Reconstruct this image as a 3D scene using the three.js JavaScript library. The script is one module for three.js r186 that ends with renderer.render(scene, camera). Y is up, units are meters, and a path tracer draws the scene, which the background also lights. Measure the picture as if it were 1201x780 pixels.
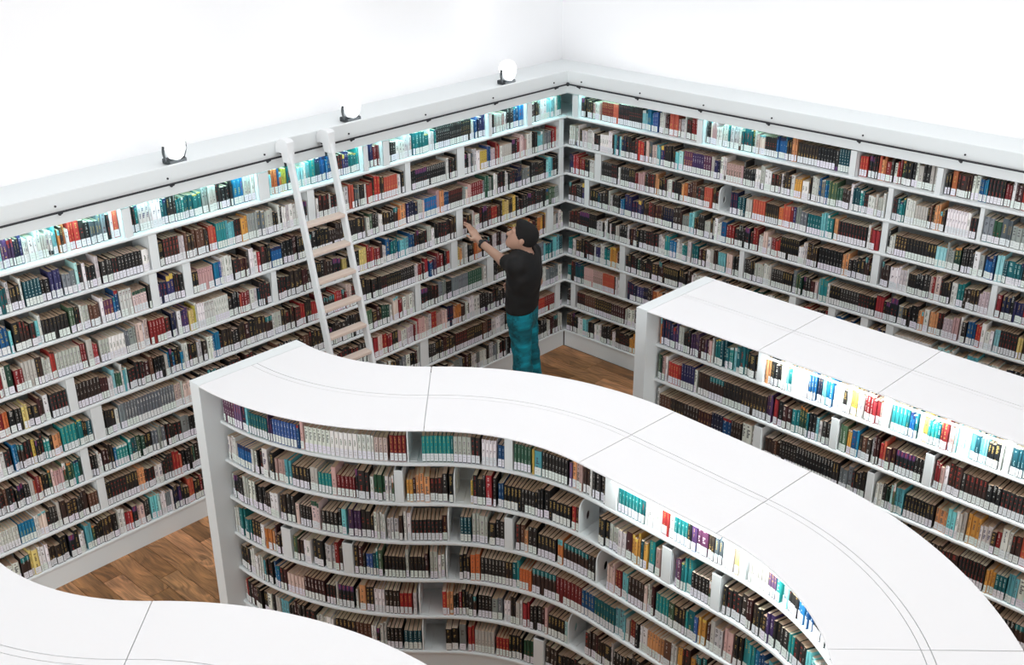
import * as THREE from 'three';
import { RectAreaLightUniformsLib } from 'three/addons/lights/RectAreaLightUniformsLib.js';
import { RoundedBoxGeometry } from 'three/addons/geometries/RoundedBoxGeometry.js';
import { MarchingCubes } from 'three/addons/objects/MarchingCubes.js';
import { mergeGeometries } from 'three/addons/utils/BufferGeometryUtils.js';

// ---------------------------------------------------------------- camera, light, exposure
RectAreaLightUniformsLib.init();
const scene = new THREE.Scene();
const camera = new THREE.PerspectiveCamera(32.48, 1201 / 780, 0.05, 60);
camera.position.set(6.4613, 4.7, 7.5538);
camera.up.set(-0.28193, 0.90861, -0.30813);
camera.lookAt(0.84146, 0.94159, 1.61307);
camera.updateMatrixWorld(true);

const renderer = new THREE.WebGLRenderer({ antialias: true });
renderer.toneMapping = THREE.LinearToneMapping;
renderer.toneMappingExposure = 0.305;
renderer.shadowMap.enabled = true;

const CEILING = 6.2;
const PANEL_LIGHT = 3.5, PANEL_GLOW = 3, PANEL_W = 1.5, PANEL_D = 1.5;
const PANEL_SPOTS = [];
for (const x of [1.4, 3.2, 5.0]) for (const z of [1.2, 3.0, 4.8]) PANEL_SPOTS.push([x, z]);
const PANEL_COLOR = new THREE.Color(0.94, 0.975, 1.0);
const STRIP_COOL = new THREE.Color(0.42, 0.95, 1.0), STRIP_WHITE = new THREE.Color(0.9, 1.0, 1.0);
const FLOOD_LIGHT = 0.8;
const ADDED_WINDOW_LIGHT = [12.5, 4.2], ADDED_WINDOW_GLOW = 3, ADDED_WINDOW_COLOR = new THREE.Color(0.89, 0.97, 1.0);  // two added windows out of view, side fill for upright faces

function rectLight(parent, w, h, color, intensity, pos, target) {
  const l = new THREE.RectAreaLight(color, intensity, w, h);
  l.position.copy(pos); parent.add(l); l.lookAt(target);
  return l;
}

// what stands where on each shelf: length along the case, then colour letters (= a set of one size), D divider, B bookend
const ROWS = {
  left: [
    '0.02t 0.07cw 0.282en 0.446D0.51 0.51b 0.627wk 0.71wi 0.773w 0.865k 0.936D0.976 0.976bv 1.095w 1.134k= 1.525t 1.553w 1.599t 1.779wri 1.912wek 2.05D2.119 2.119vrt 2.261D2.311 2.311ct 2.417v 2.473nv 2.576tcb 2.809wc 2.884w 2.937kt 2.974yob 3.106c 3.156D3.249 3.249w 3.34b 3.43k 3.552wg 3.625e 3.672tk 3.929t 3.979w 4.139tk 4.211D4.276 4.276brw 4.335k 4.364e 4.479k 4.541rwk 4.636on 4.691c 4.724w 4.905v 4.958pb 5.035c',
    '0.031D0.1 0.1w 0.122r 0.19e 0.291c 0.369k 0.434wi 0.554ir 0.628k 0.692w= 0.838ir 0.951b 0.992y= 1.072w 1.122we 1.211k 1.26D1.347 1.347ek 1.433w 1.471k= 1.848D1.91 1.91k 1.946w 1.981ro= 2.12nr 2.289kw 2.356e 2.414rn 2.471w 2.576wkn 2.781D2.85 2.85kw 3.039wk 3.222we 3.358o 3.414k 3.47c 3.539t= 3.613rn 3.674kn 3.858w 3.903n= 4.018wk 4.056D4.124 4.124woi 4.18k= 4.39tk 4.472w 4.501k 4.564w 4.587k 4.615ec 4.727kv 4.804wk 4.858t= 4.971w 4.986k 5.049w 5.07t',
    '0.026D0.095 0.095k 0.164c 0.255k 0.456we 0.565v 0.652k 0.737w 0.779k 0.873iw 0.925eg 1.048r= 1.189ei 1.288onb= 1.501oi 1.577b= 1.717wi 1.781vk 1.908o 1.997kn 2.155w 2.19kg 2.284w 2.326k 2.493nki 2.876nk 3.105b= 3.194k 3.238on 3.289rw 3.382kn 3.517wk 3.593wb 3.675wi= 3.796k 3.843D3.909 3.909kn 3.974piv 4.095D4.158 4.158k 4.183iw= 4.288cw= 4.379b 4.421p= 4.486w 4.516nr 4.586kw 4.683g 4.729k= 4.896wc 4.939kn 5.089c 5.11b',
    '0.021D0.08 0.08e 0.138g 0.253k 0.643ynk 0.857nrk 1.095iw 1.187rni 1.297D1.376 1.376n 1.435k 1.608wk 1.702k 1.842cb 1.996tb 2.138w 2.173rn 2.329ky 2.581nk 3.171D3.223 3.223kt 3.341w 3.407ri 3.493k 3.585w= 3.833yw 3.906p 3.959w 3.999v 4.044n 4.083r= 4.205iw 4.299ev 4.379wi= 4.572r 4.607w 4.654r 4.689wi= 4.854r 4.888wi 4.944rn 4.982iw= 5.069ri 5.134g 5.171w 5.198r',
    '0.02we 0.158D0.251 0.251no 0.422wyo 0.699kwn 1.071o 1.164k 1.245yow 1.366D1.445 1.445nrk 1.523pr 1.639bw 1.696nr 1.81w 1.847k= 2.201kw 2.306wk 2.435inr 3.046niw 3.238nk 3.387kn 3.689b 3.745yw 3.793nw 3.835w 3.876k 3.943w 3.983kb 4.102w 4.129k 4.213wn 4.238n 4.289k 4.402cw 4.446gt 4.489wc 4.543n 4.598on= 4.763D4.827 4.827k= 4.947w 4.981n 5.02k 5.086y 5.124k 5.168wk 5.211or',
    '0.02cet 0.364k 0.94D1.025 1.025w 1.078ge= 1.435ek 1.613kn 1.795D1.862 1.862w 1.992ir 2.102w 2.138ngk 2.413kn 3.953iw 4.088e= 4.507knw 4.617D4.702 4.702kt 4.809tb= 4.914on 4.972tk 5.051k 5.085y 5.107rnk 5.196b 5.24k 5.283w',
    '0.02iwe 0.363k 1.052wk 1.282onk 1.425v 1.506iw 1.625iwr 1.886ikw 2.119r 2.228ri 2.318knw 3.955ke 4.226we 4.305k 4.358gt 4.486bt= 4.593wn 4.673w 4.71k 4.759D4.819 4.819tg 4.943wi 5.025kg 5.088ro 5.145w 5.173nk 5.268kn',
    '0.02k 0.051D0.124 0.124r= 0.42knw 1.09kn= 1.415n 1.557k 1.736D1.833 1.833knwe 3.921gek 4.109r 4.178k 4.265wk 4.319k 4.398oi 4.45k= 4.686D4.748 4.748n= 4.822rn 4.864kn 5.008wk 5.107wi 5.188b= 5.295w=',
    '0.02kwn 0.479knwe 3.956rik 4.147pv 4.216ew 4.271w 4.318cg 4.399k 4.439ir 4.491k 4.531r 4.589w 4.647nk 4.811gck 4.885wk 5.007k 5.055wn 5.161w 5.208ey 5.265no 5.334kw',
  ],
  right: [
    '0t 0.05D0.119 0.119k 0.167wn 0.244iw 0.348r= 0.526k= 0.78c 0.833b 0.956w 1.017n 1.06ri 1.18w 1.23rnk 1.363D1.421 1.429kw 1.462i 1.527cw 1.583tw 1.663w 1.757tg 1.874wi 1.965k= 2.071bv 2.16oin 2.255kn= 2.596t= 2.706D2.761 2.767r= 2.835k 2.914or 2.973nr 3.032rw 3.09gk 3.192w 3.249wk 3.361D3.41 3.416gk 3.459o 3.495rn 3.603w 3.65tb 3.709k= 3.824r 3.87w 3.893nr 4.016knrw',
    '0tw 0.085w 0.134kw 0.299kn 0.366w= 0.461kw 0.517tvc 0.656k 0.747rwn 0.856eci 1.015v 1.059k 1.162cw 1.248vp= 1.515w 1.548v 1.604w 1.661i= 1.82k 1.929w 1.975kw 2.075kn 2.158nw 2.276o= 2.342nw 2.422w 2.48eb 2.565eg 2.677nw 2.76tgk 2.883own 2.963vw 3.029D3.075 3.075kt 3.173cw 3.243w= 3.338nko 3.426on 3.475w= 3.645k 3.699D3.735 3.735gekt 4.091wkn',
    '0vw 0.071ri 0.141r 0.2wk 0.317D0.394 0.394k= 0.575w 0.603k= 0.76ri 0.869kn 0.968o 1.013nk 1.092w 1.145k 1.248on 1.351kn 1.469r= 1.552n 1.61B1.723 1.723vn 1.788t 1.867wr 1.93r= 2.047nk= 2.162o 2.2vr 2.312ew 2.416t= 2.532c 2.582t 2.639o 2.675k= 2.917rw 3.019D3.072 3.072kw 3.132kn= 3.441ce 3.529eg 3.627k 3.712we 3.79tb 3.867c 3.914kt',
    '0nw 0.107vk 0.207D0.266 0.266tk 0.48w 0.519k 0.614b 0.661rv 0.745tv 0.865rn 0.983ni 1.072v= 1.179rn 1.266ce 1.395kn 1.489nw 1.589wk 1.656cb 1.705rv 1.787k 1.931nr 2.01wi 2.127ri 2.204bk= 2.371w 2.445rn 2.541kn= 2.742o 2.792kw 2.862kn 2.979D3.041 3.054n 3.122wk 3.202w 3.268k 3.43ri 3.513kg 3.588w 3.632tb 3.681nk 3.792ri 3.864D3.912 3.912rw 3.953vrk',
    '0kn 0.031wn 0.153nk= 0.353kw 0.567w 0.615nwk 0.832k 1.034w 1.106ctb 1.222w 1.284t 1.336w 1.388t 1.457vnw 1.644tc= 1.727iw 1.793k 1.85D1.899 1.899k 1.996kw 2.154k= 2.346eg 2.437nk 2.534i 2.571ct 2.645w 2.667kn= 3.049r= 3.111k 3.226wek 3.306k 3.385o 3.424w 3.47no 3.572i= 3.642ni 3.692wk 3.748b 3.81r 3.847w 3.877wo 3.944c 3.98k= 4.104y 4.145no',
    '0tk 0.077w 0.118nk 0.22vkw 0.401w 0.45t 0.519onk 0.626D0.693 0.693k 0.826gwk 0.985nw 1.104k= 1.266kw 1.354wn 1.563knwe',
    '0nt 0.114wt 0.217rni= 0.588w 0.637D0.714 0.724kvn 0.952onw 1.319knwe',
    '0nk 0.067D0.13 0.141kn= 0.707w 0.823knwe',
    '0nk 0.157cw 0.283k 0.355w 0.437k 0.549wn 0.659wk 0.767o 0.836knwe',
  ],
  straight: [
    '0.02no 0.098pv 0.238w= 0.28k 0.341pn 0.462ni 0.502w 0.528t 0.671tc 0.773nk 0.848D0.904 0.904no 0.94tk 1.019wc 1.067t 1.091w= 1.208bk 1.266v 1.295cb 1.374kw 1.464yw 1.573ir 1.691D1.738 1.744t= 1.852tb 1.913yw 1.964t 2.038or 2.083iwc 2.136ptc 2.232tc 2.303tk 2.372w 2.395D2.432 2.432tkw',
    '0.035gk 0.121wi 0.171r= 0.277vk= 0.381w 0.415kn= 0.936p 0.986r 1.023kn 1.12tgk 1.239k 1.286wc 1.332tk 1.384D1.441 1.446go 1.497o 1.525b 1.57pn 1.652win 1.706r 1.743nk 1.807k= 1.978D2.034 2.044r 2.075iw 2.119nk 2.218on= 2.338nk 2.418k=',
    '0.049w 0.108kn= 0.538pv= 0.625b 0.692rnv= 0.777w 0.867D0.931 0.944n 1.056k= 1.474ev 1.559k 1.654D1.704 1.715nwk 1.78cgt 1.898k= 2.085on 2.156c 2.206wek 2.27or 2.343rwn',
    '0.064knwe 2.032n 2.263k= 2.421no 2.475t= 2.542ckw',
    '0.079knwe 2.124D2.177 2.182knwe 2.529kn=',
    '0.094knwe',
  ],
  curved: [
    '0nr= 0.094p= 0.244v 0.275c 0.293t= 0.423p 0.45b= 0.609ik 0.637w= 0.99iw= 1.063r= 1.142B1.205 1.213t= 1.412kw= 1.601w= 1.711b= 1.758D1.823 1.823ng= 1.95y 1.968kc 2.024kn= 2.229p 2.249oi 2.337nw 2.421kw 2.511D2.598 2.598kt= 2.771w 2.82kwr 2.921w 2.953tk= 3.036wk 3.062pv 3.158kn 3.197e= 3.247w 3.321y 3.357D3.411 3.417w= 3.562vp 3.621t 3.668cb 3.717kw 3.803br 3.934kw',
    '0yw 0.071k 0.096w 0.175b= 0.285w 0.321kn 0.362w 0.401k 0.439wi 0.502c 0.543k= 0.644ow 0.691t= 0.763i 0.79r= 0.885kg 0.956w 0.977kwg 1.076D1.124 1.132know 1.375k 1.404B1.513 1.519y 1.537kb 1.624or 1.677k 1.707b 1.749k= 1.994wk 2.077k= 2.255rn 2.31B2.462 2.468kw 2.655nk 2.695oy 2.757ot 2.807tw 2.852nwi 2.884k 2.895D2.96 2.976p 3.013tg 3.076gk= 3.199D3.259 3.269k 3.388np 3.482onk 3.581pk 3.756tk 3.911wc',
    '0r 0.066wk 0.144kw 0.277k 0.35wn 0.451ngk 0.54io 0.57k= 0.634ni 0.691k= 0.778ck 0.835bpi 0.9nk 0.964wn 1.027nkw 1.11w 1.147k= 1.319n 1.354B1.436 1.442tc= 1.524wk 1.643wk 1.752D1.82 1.832n 1.894o 1.919kw 1.995nk= 2.146o 2.193kn= 2.458B2.531 2.537iw 2.591rn 2.638ct 2.685kn= 2.788wi 2.822wn 2.867t= 2.95kg 3.058tb 3.138o 3.19knw 3.294ri 3.369tk 3.518bc 3.62wck',
    '0k 0.062tw 0.127t 0.225n= 0.289iow 0.385n 0.442D0.506 0.506g 0.532on 0.568w 0.623k 0.691nrw 0.793D0.851 0.851kn 0.908bt 0.973wg 1.003k= 1.108w 1.129k= 1.204ni 1.23kw 1.28w 1.333B1.422 1.428k 1.506ro 1.578kn= 1.805t 1.856oy= 1.951nr= 2.347bt= 2.602iwc 2.709rk 2.779nw 2.826o= 2.939wn 3.022on 3.211kwn',
    '0k 0.078wk 0.155wck 0.238cw 0.296k 0.352b 0.399n 0.444iw= 0.552n= 0.682k= 0.734w 0.749k= 0.841w 0.863oy 0.899n 0.939w= 0.995kn= 1.069r= 1.137w 1.162B1.294 1.3ro 1.378kr 1.438wk 1.517n 1.554k= 1.653egc 1.74cw 1.791k 1.829wr 1.88r 1.939kn 2.051i 2.078kc= 2.238B2.37 2.385nk 2.538kw 2.6wk= 2.692kwn',
    '0w 0.05ri 0.118nk 0.246kw 0.372c 0.431nkw 0.541gwk 0.717n= 0.912rkw 0.992k= 1.08t= 1.17B1.308 1.314kt 1.412e 1.474r 1.523w= 1.68r= 1.776k 1.886gn 1.966D2.054 2.054nk 2.484knwe',
  ],
};

// ---------------------------------------------------------------- helpers
function rng(seed) { let a = seed >>> 0; return () => { a = (a + 0x6d2b79f5) | 0; let t = Math.imul(a ^ (a >>> 15), 1 | a); t = (t + Math.imul(t ^ (t >>> 7), 61 | t)) ^ t; return ((t ^ (t >>> 14)) >>> 0) / 4294967296; }; }
const V = (x, y, z) => new THREE.Vector3(x, y, z);
const taken = {};
function numbered(name) { const n = taken[name] = (taken[name] ?? -1) + 1; return n ? name + '_' + String(n).padStart(3, '0') : name; }
function shade(o) { o.castShadow = true; o.receiveShadow = true; return o; }
function part(name, geometry, material, parent) { const m = shade(new THREE.Mesh(geometry, material)); m.name = name; parent.add(m); return m; }
function thing(name, label, category, group) {
  const o = new THREE.Group(); o.name = numbered(name); o.userData = { label, category }; if (group) o.userData.group = group; scene.add(o); return o;
}
function structure(name, geometry, material, label, category) {
  const m = shade(new THREE.Mesh(geometry, material)); m.name = name; m.userData = { kind: 'structure', label, category }; scene.add(m); return m;
}
function box(x0, x1, y0, y1, z0, z1) { const g = new THREE.BoxGeometry(x1 - x0, y1 - y0, z1 - z0); g.translate((x0 + x1) / 2, (y0 + y1) / 2, (z0 + z1) / 2); return g; }
function rbox(w, h, d, r, x = 0, y = 0, z = 0) { const g = new RoundedBoxGeometry(w, h, d, 2, r); g.translate(x, y, z); return g; }
function tube(points, r, seg = 24, rad = 8) { return new THREE.TubeGeometry(new THREE.CatmullRomCurve3(points), seg, r, rad, false); }
function rod(a, b, r, rad = 10) {
  const d = b.clone().sub(a), g = new THREE.CylinderGeometry(r, r, d.length(), rad);
  g.applyQuaternion(new THREE.Quaternion().setFromUnitVectors(V(0, 1, 0), d.clone().normalize())); const m = a.clone().add(b).multiplyScalar(0.5); g.translate(m.x, m.y, m.z); return g;
}
function plain(geos) { return mergeGeometries(geos.map((g) => { const q = g.index ? g.toNonIndexed() : g; for (const k of Object.keys(q.attributes)) if (!['position', 'normal', 'uv'].includes(k)) q.deleteAttribute(k); if (!q.attributes.uv) q.setAttribute('uv', new THREE.BufferAttribute(new Float32Array(q.attributes.position.count * 2), 2)); return q; })); }

// ---------------------------------------------------------------- textures and materials
function noiseTexture(size, seed, draw) {
  const data = new Uint8Array(size * size * 4), r = rng(seed);
  draw(data, size, r);
  const t = new THREE.DataTexture(data, size, size); t.wrapS = t.wrapT = THREE.RepeatWrapping; t.magFilter = THREE.LinearFilter; t.minFilter = THREE.LinearMipmapLinearFilter; t.generateMipmaps = true; t.needsUpdate = true;
  return t;
}
function valueNoise(seed, n) { const r = rng(seed), g = Array.from({ length: n * n }, () => r()); return (u, v) => { const x = u * n, y = v * n, i = Math.floor(x), j = Math.floor(y), a = x - i, b = y - j, s = a * a * (3 - 2 * a), t = b * b * (3 - 2 * b), q = (p, o) => g[((o % n + n) % n) * n + ((p % n + n) % n)]; return (q(i, j) * (1 - s) + q(i + 1, j) * s) * (1 - t) + (q(i, j + 1) * (1 - s) + q(i + 1, j + 1) * s) * t; }; }
const paintBump = noiseTexture(256, 5, (d, n, r) => { const a = valueNoise(3, 64); for (let j = 0; j < n; j++) for (let i = 0; i < n; i++) { const v = 128 + (a(i / n, j / n) - 0.5) * 70 + (r() - 0.5) * 60, k = (j * n + i) * 4; d[k] = d[k + 1] = d[k + 2] = v; d[k + 3] = 255; } });
const wood = (seed, tint) => { const t = noiseTexture(512, seed, (d, n, r) => {
  const A = valueNoise(seed + 1, 8), B = valueNoise(seed + 2, 32), C = valueNoise(seed + 3, 128);
  for (let j = 0; j < n; j++) for (let i = 0; i < n; i++) {
    const u = i / n, v = j / n, warp = A(u, v) * 0.35, grain = C(u * 0.25, v * 2 + warp * 0.4), band = B(u * 0.2, v * 1.2 + warp);
    const s = 0.66 + 0.3 * band + 0.2 * (grain - 0.5) + 0.16 * (A(u * 2, v * 2) - 0.5) + (r() - 0.5) * 0.05, k = (j * n + i) * 4;
    for (let c = 0; c < 3; c++) d[k + c] = Math.max(0, Math.min(255, tint[c] * s));
    d[k + 3] = 255;
  } }); t.colorSpace = THREE.SRGBColorSpace; return t; };
const denim = noiseTexture(256, 31, (d, n, r) => { const A = valueNoise(41, 6), B = valueNoise(42, 24); for (let j = 0; j < n; j++) for (let i = 0; i < n; i++) { const u = i / n, v = j / n, s = 0.7 + 0.65 * A(u, v) * A(u, v) + 0.35 * (B(u, v) - 0.5) + (r() - 0.5) * 0.16, k = (j * n + i) * 4; d[k] = 10 * s; d[k + 1] = 132 * s; d[k + 2] = 150 * s; d[k + 3] = 255; } }); denim.colorSpace = THREE.SRGBColorSpace;
const std = (o) => new THREE.MeshStandardMaterial(o);
const lin = (r, g, b) => new THREE.Color().setRGB(r, g, b);
const M = {
  paint: std({ color: lin(0.79, 0.82, 0.825), roughness: 0.5 }),
  top: std({ color: lin(0.85, 0.84, 0.85), roughness: 0.55, bumpMap: paintBump, bumpScale: 0.0006 }),
  wall: std({ color: lin(0.88, 0.87, 0.88), roughness: 0.9 }),
  plinth: std({ color: lin(0.79, 0.82, 0.825), roughness: 0.6 }),
  ceiling: std({ color: lin(0.8, 0.8, 0.8), roughness: 0.9 }),
  darkMetal: std({ color: lin(0.035, 0.035, 0.04), roughness: 0.45, metalness: 0.6 }),
  black: std({ color: lin(0.02, 0.025, 0.028), roughness: 0.5 }),
  whitePlastic: std({ color: lin(0.8, 0.81, 0.82), roughness: 0.4 }),
  rung: std({ color: lin(0.72, 0.58, 0.50), roughness: 0.6 }),
  glass: std({ color: lin(0.9, 0.9, 0.9), roughness: 0.3, emissive: lin(1, 1, 1), emissiveIntensity: 3 }),
  panelGlow: std({ color: lin(0.9, 0.9, 0.9), emissive: PANEL_COLOR, emissiveIntensity: PANEL_GLOW }),
  addedWindowGlow: std({ color: lin(0.9, 0.9, 0.9), emissive: ADDED_WINDOW_COLOR, emissiveIntensity: ADDED_WINDOW_GLOW }),  // glowing panes of the added fill windows
  stripCool: std({ color: lin(0.9, 0.9, 0.9), emissive: STRIP_COOL, emissiveIntensity: 4 }),
  addedCoveGlow: std({ color: lin(0.9, 0.9, 0.9), emissive: PANEL_COLOR, emissiveIntensity: 4 }),  // glow of the added cove lamps
  stripWhite: std({ color: lin(0.9, 0.9, 0.9), emissive: STRIP_WHITE, emissiveIntensity: 4 }),
  skin: std({ color: lin(0.50, 0.29, 0.21), roughness: 0.55 }),
  hair: std({ color: lin(0.008, 0.007, 0.007), roughness: 0.95 }),
  shirt: std({ color: lin(0.009, 0.0085, 0.009), roughness: 0.9 }),
  jeans: std({ color: lin(0.9, 0.9, 0.9), map: denim, roughness: 0.9, bumpMap: paintBump, bumpScale: 0.002 }),
  shoe: std({ color: lin(0.05, 0.045, 0.04), roughness: 0.7 }),
  plankBase: std({ color: lin(0.12, 0.065, 0.035), roughness: 0.7 }),
};
const planks = [[140, 101, 68], [122, 86, 54], [150, 108, 76], [132, 94, 62], [110, 75, 45]].map((t, i) => std({ map: wood(20 + i * 7, t.map((v) => v * 1.52)), roughness: 0.5 }));

// ---------------------------------------------------------------- the room
const RX = 11.5, RZ = 12;
structure('floor', box(-0.7, RX + 0.2, -0.2, -0.012, -0.7, RZ + 0.2), M.plankBase, 'brown wooden plank floor between the bookcases', 'floor');
{
  const floor = scene.getObjectByName('floor'), r = rng(77), W = 0.14, geos = {};
  const lens = [0.9, 1.05, 1.2, 1.35];
  const geo = (L) => geos[L] ??= (() => { const g = rbox(L - 0.003, 0.012, W - 0.003, 0.0015, 0, -0.006, 0); const p = g.attributes.position, uv = g.attributes.uv; for (let i = 0; i < p.count; i++) uv.setXY(i, p.getX(i) * 0.6, p.getZ(i) * 1.4); return g; })();
  let n = 0; const rest = [];
  const seen = (x, z) => (x < 3.0 && z > 0.0 && z < 6.3) || (x < 5.9 && z < 3.9);
  for (let k = 0; k * W < RZ; k++) {
    let x = -0.02 - r() * 0.9;
    while (x < RX) {
      const L = lens[Math.floor(r() * 4)], z = (k + 0.5) * W, cx = x + L / 2, mat = planks[Math.floor(r() * 5)];
      if (x > -1.2 && seen(cx, z) && n < 298) { const m = part(n ? 'plank_' + String(n).padStart(3, '0') : 'plank', geo(L), mat, floor); m.position.set(cx, 0, z); m.rotation.y = r() < 0.5 ? 0 : Math.PI; n++; }
      else { const g = geo(L).clone(); g.translate(cx, 0, z); rest.push(g); }
      x += L;
    }
  }
  const rm = part('plank_field', plain(rest), planks[0], floor); rm.userData.kind = 'stuff';
}
structure('wall_left', box(-0.7, -0.5, -0.2, CEILING + 0.2, -0.7, RZ + 0.2), M.wall, 'white plain wall above the bookcase with the ladder', 'wall');
structure('wall_right', box(-0.5, RX + 0.2, -0.2, CEILING + 0.2, -0.7, -0.5), M.wall, 'white plain wall above the bookcase behind the straight shelf unit', 'wall');
// the two sides behind the photographer: white walls each with an added frosted window band giving side fill
const ADDED_WIN = { a: 0.6, b: 7.2, y0: 0.5, y1: 4.6 };
const ringWall = (len, a, b) => { const s = new THREE.Shape(); s.moveTo(-0.5, -0.2); s.lineTo(len, -0.2); s.lineTo(len, CEILING + 0.2); s.lineTo(-0.5, CEILING + 0.2); s.closePath(); const h = new THREE.Path(); h.moveTo(a, ADDED_WIN.y0); h.lineTo(a, ADDED_WIN.y1); h.lineTo(b, ADDED_WIN.y1); h.lineTo(b, ADDED_WIN.y0); h.closePath(); s.holes.push(h); return new THREE.ExtrudeGeometry(s, { depth: 0.2, bevelEnabled: false }); };
structure('wall_back', ringWall(RX, ADDED_WIN.a, ADDED_WIN.b).translate(0, 0, RZ), M.wall, 'white wall with an added wide window, far from the ladder corner', 'wall');
structure('wall_far', ringWall(RZ + 0.2, ADDED_WIN.a, ADDED_WIN.b).rotateY(-Math.PI / 2).translate(RX + 0.2, 0, 0), M.wall, 'white wall with an added wide window, opposite the ladder', 'wall');
[0, 1].forEach((k) => {
  const t = new THREE.Group(); t.name = 'window_' + (k + 1); t.userData = { kind: 'structure', label: ['wide frosted window added for side fill, facing the straight bookcase', 'wide frosted window added for side fill, facing the ladder'][k], category: 'window' }; scene.add(t);
  const n = 6, w = (ADDED_WIN.b - ADDED_WIN.a) / n, place = (g) => (k ? g.rotateY(-Math.PI / 2).translate(RX + 0.2, 0, 0) : g.translate(0, 0, RZ));
  for (let i = 0; i < n; i++) {
    const x0 = ADDED_WIN.a + i * w;
    part('added_window_pane', place(box(x0 + 0.03, x0 + w - 0.03, ADDED_WIN.y0 + 0.03, ADDED_WIN.y1 - 0.03, 0.08, 0.1)), M.addedWindowGlow, t);
    part('added_window_frame', place(plain([box(x0, x0 + 0.03, ADDED_WIN.y0, ADDED_WIN.y1, 0.05, 0.13), box(x0 + w - 0.03, x0 + w, ADDED_WIN.y0, ADDED_WIN.y1, 0.05, 0.13), box(x0 + 0.03, x0 + w - 0.03, ADDED_WIN.y0, ADDED_WIN.y0 + 0.03, 0.05, 0.13), box(x0 + 0.03, x0 + w - 0.03, ADDED_WIN.y1 - 0.03, ADDED_WIN.y1, 0.05, 0.13)])), M.whitePlastic, t);
  }
  const m = (ADDED_WIN.a + ADDED_WIN.b) / 2, h = (ADDED_WIN.y0 + ADDED_WIN.y1) / 2;
  rectLight(scene, ADDED_WIN.b - ADDED_WIN.a - 0.1, ADDED_WIN.y1 - ADDED_WIN.y0 - 0.1, ADDED_WINDOW_COLOR, ADDED_WINDOW_LIGHT[k], k ? V(RX + 0.04, h, m) : V(m, h, RZ + 0.04), k ? V(0, h, m) : V(m, h, 0));
});
structure('ceiling', box(-0.5, RX, CEILING, CEILING + 0.2, -0.5, RZ), M.ceiling, 'plain pale ceiling with square light panels', 'ceiling');
for (const [x, z] of PANEL_SPOTS) {
  const t = thing('ceiling_light', 'square white ceiling light panel', 'lamp', 'square ceiling light panels'); t.position.set(x, CEILING, z);
  part('frame', plain([box(-PANEL_W / 2 - 0.03, PANEL_W / 2 + 0.03, -0.03, 0, -PANEL_D / 2 - 0.03, -PANEL_D / 2), box(-PANEL_W / 2 - 0.03, PANEL_W / 2 + 0.03, -0.03, 0, PANEL_D / 2, PANEL_D / 2 + 0.03), box(-PANEL_W / 2 - 0.03, -PANEL_W / 2, -0.03, 0, -PANEL_D / 2, PANEL_D / 2), box(PANEL_W / 2, PANEL_W / 2 + 0.03, -0.03, 0, -PANEL_D / 2, PANEL_D / 2)]), M.whitePlastic, t);
  part('diffuser', box(-PANEL_W / 2, PANEL_W / 2, -0.02, -0.004, -PANEL_D / 2, PANEL_D / 2), M.panelGlow, t);
  rectLight(scene, PANEL_W, PANEL_D, PANEL_COLOR, PANEL_LIGHT, V(x, CEILING - 0.035, z), V(x, 0, z + 0.0001));
}

// ---------------------------------------------------------------- paths along which the bookcases run
// a path gives, for a length s, the point p, the outward normal n (towards the reader) and how far a shelf front lies from it
function walk(x, z, h, segs) {
  const st = [];
  let s = 0;
  for (const [L, k] of segs) { st.push({ s, L, k, x, z, h }); const e = step({ x, z, h, k }, L); x = e.x; z = e.z; h = e.h; s += L; }
  function step(a, d) { if (Math.abs(a.k) < 1e-6) return { x: a.x + Math.cos(a.h) * d, z: a.z + Math.sin(a.h) * d, h: a.h }; const h2 = a.h + a.k * d; return { x: a.x + (Math.sin(h2) - Math.sin(a.h)) / a.k, z: a.z - (Math.cos(h2) - Math.cos(a.h)) / a.k, h: h2 }; }
  return { length: s, at(q) { let a = st[0]; for (const c of st) if (q >= c.s - 1e-9) a = c; const e = step(a, q - a.s); return { x: e.x, z: e.z, nx: -Math.sin(e.h), nz: Math.cos(e.h), k: a.k }; } };
}
const R1 = 1.472, R2 = 1.452;
const CURVE = [[0.093, 0], [R1 * 0.771, -1 / R1], [0.021, 0], [R2 * 0.819, 1 / R2], [0.851, 0], [R1 * 1.6, 1 / R1]];
const SEAMS = [1.238, 2.438, 3.289, 4.445];
const paths = {
  left: { length: 6.6, at: (s) => ({ x: 0, z: s, nx: 1, nz: 0, k: 0 }) },
  right: { length: 5.8, at: (s) => ({ x: s, z: 0, nx: 0, nz: 1, k: 0 }) },
  straight: walk(2.38, 1.645, 0.028, [[3.4, 0]]),
  curved: walk(1.13, 4.211, 0.007, CURVE),
  front: walk(1.13 + 0.743, 4.211 + 2.274, 0.007, CURVE.slice(0, 4).concat([[0.851, 0]])),
};
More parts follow.
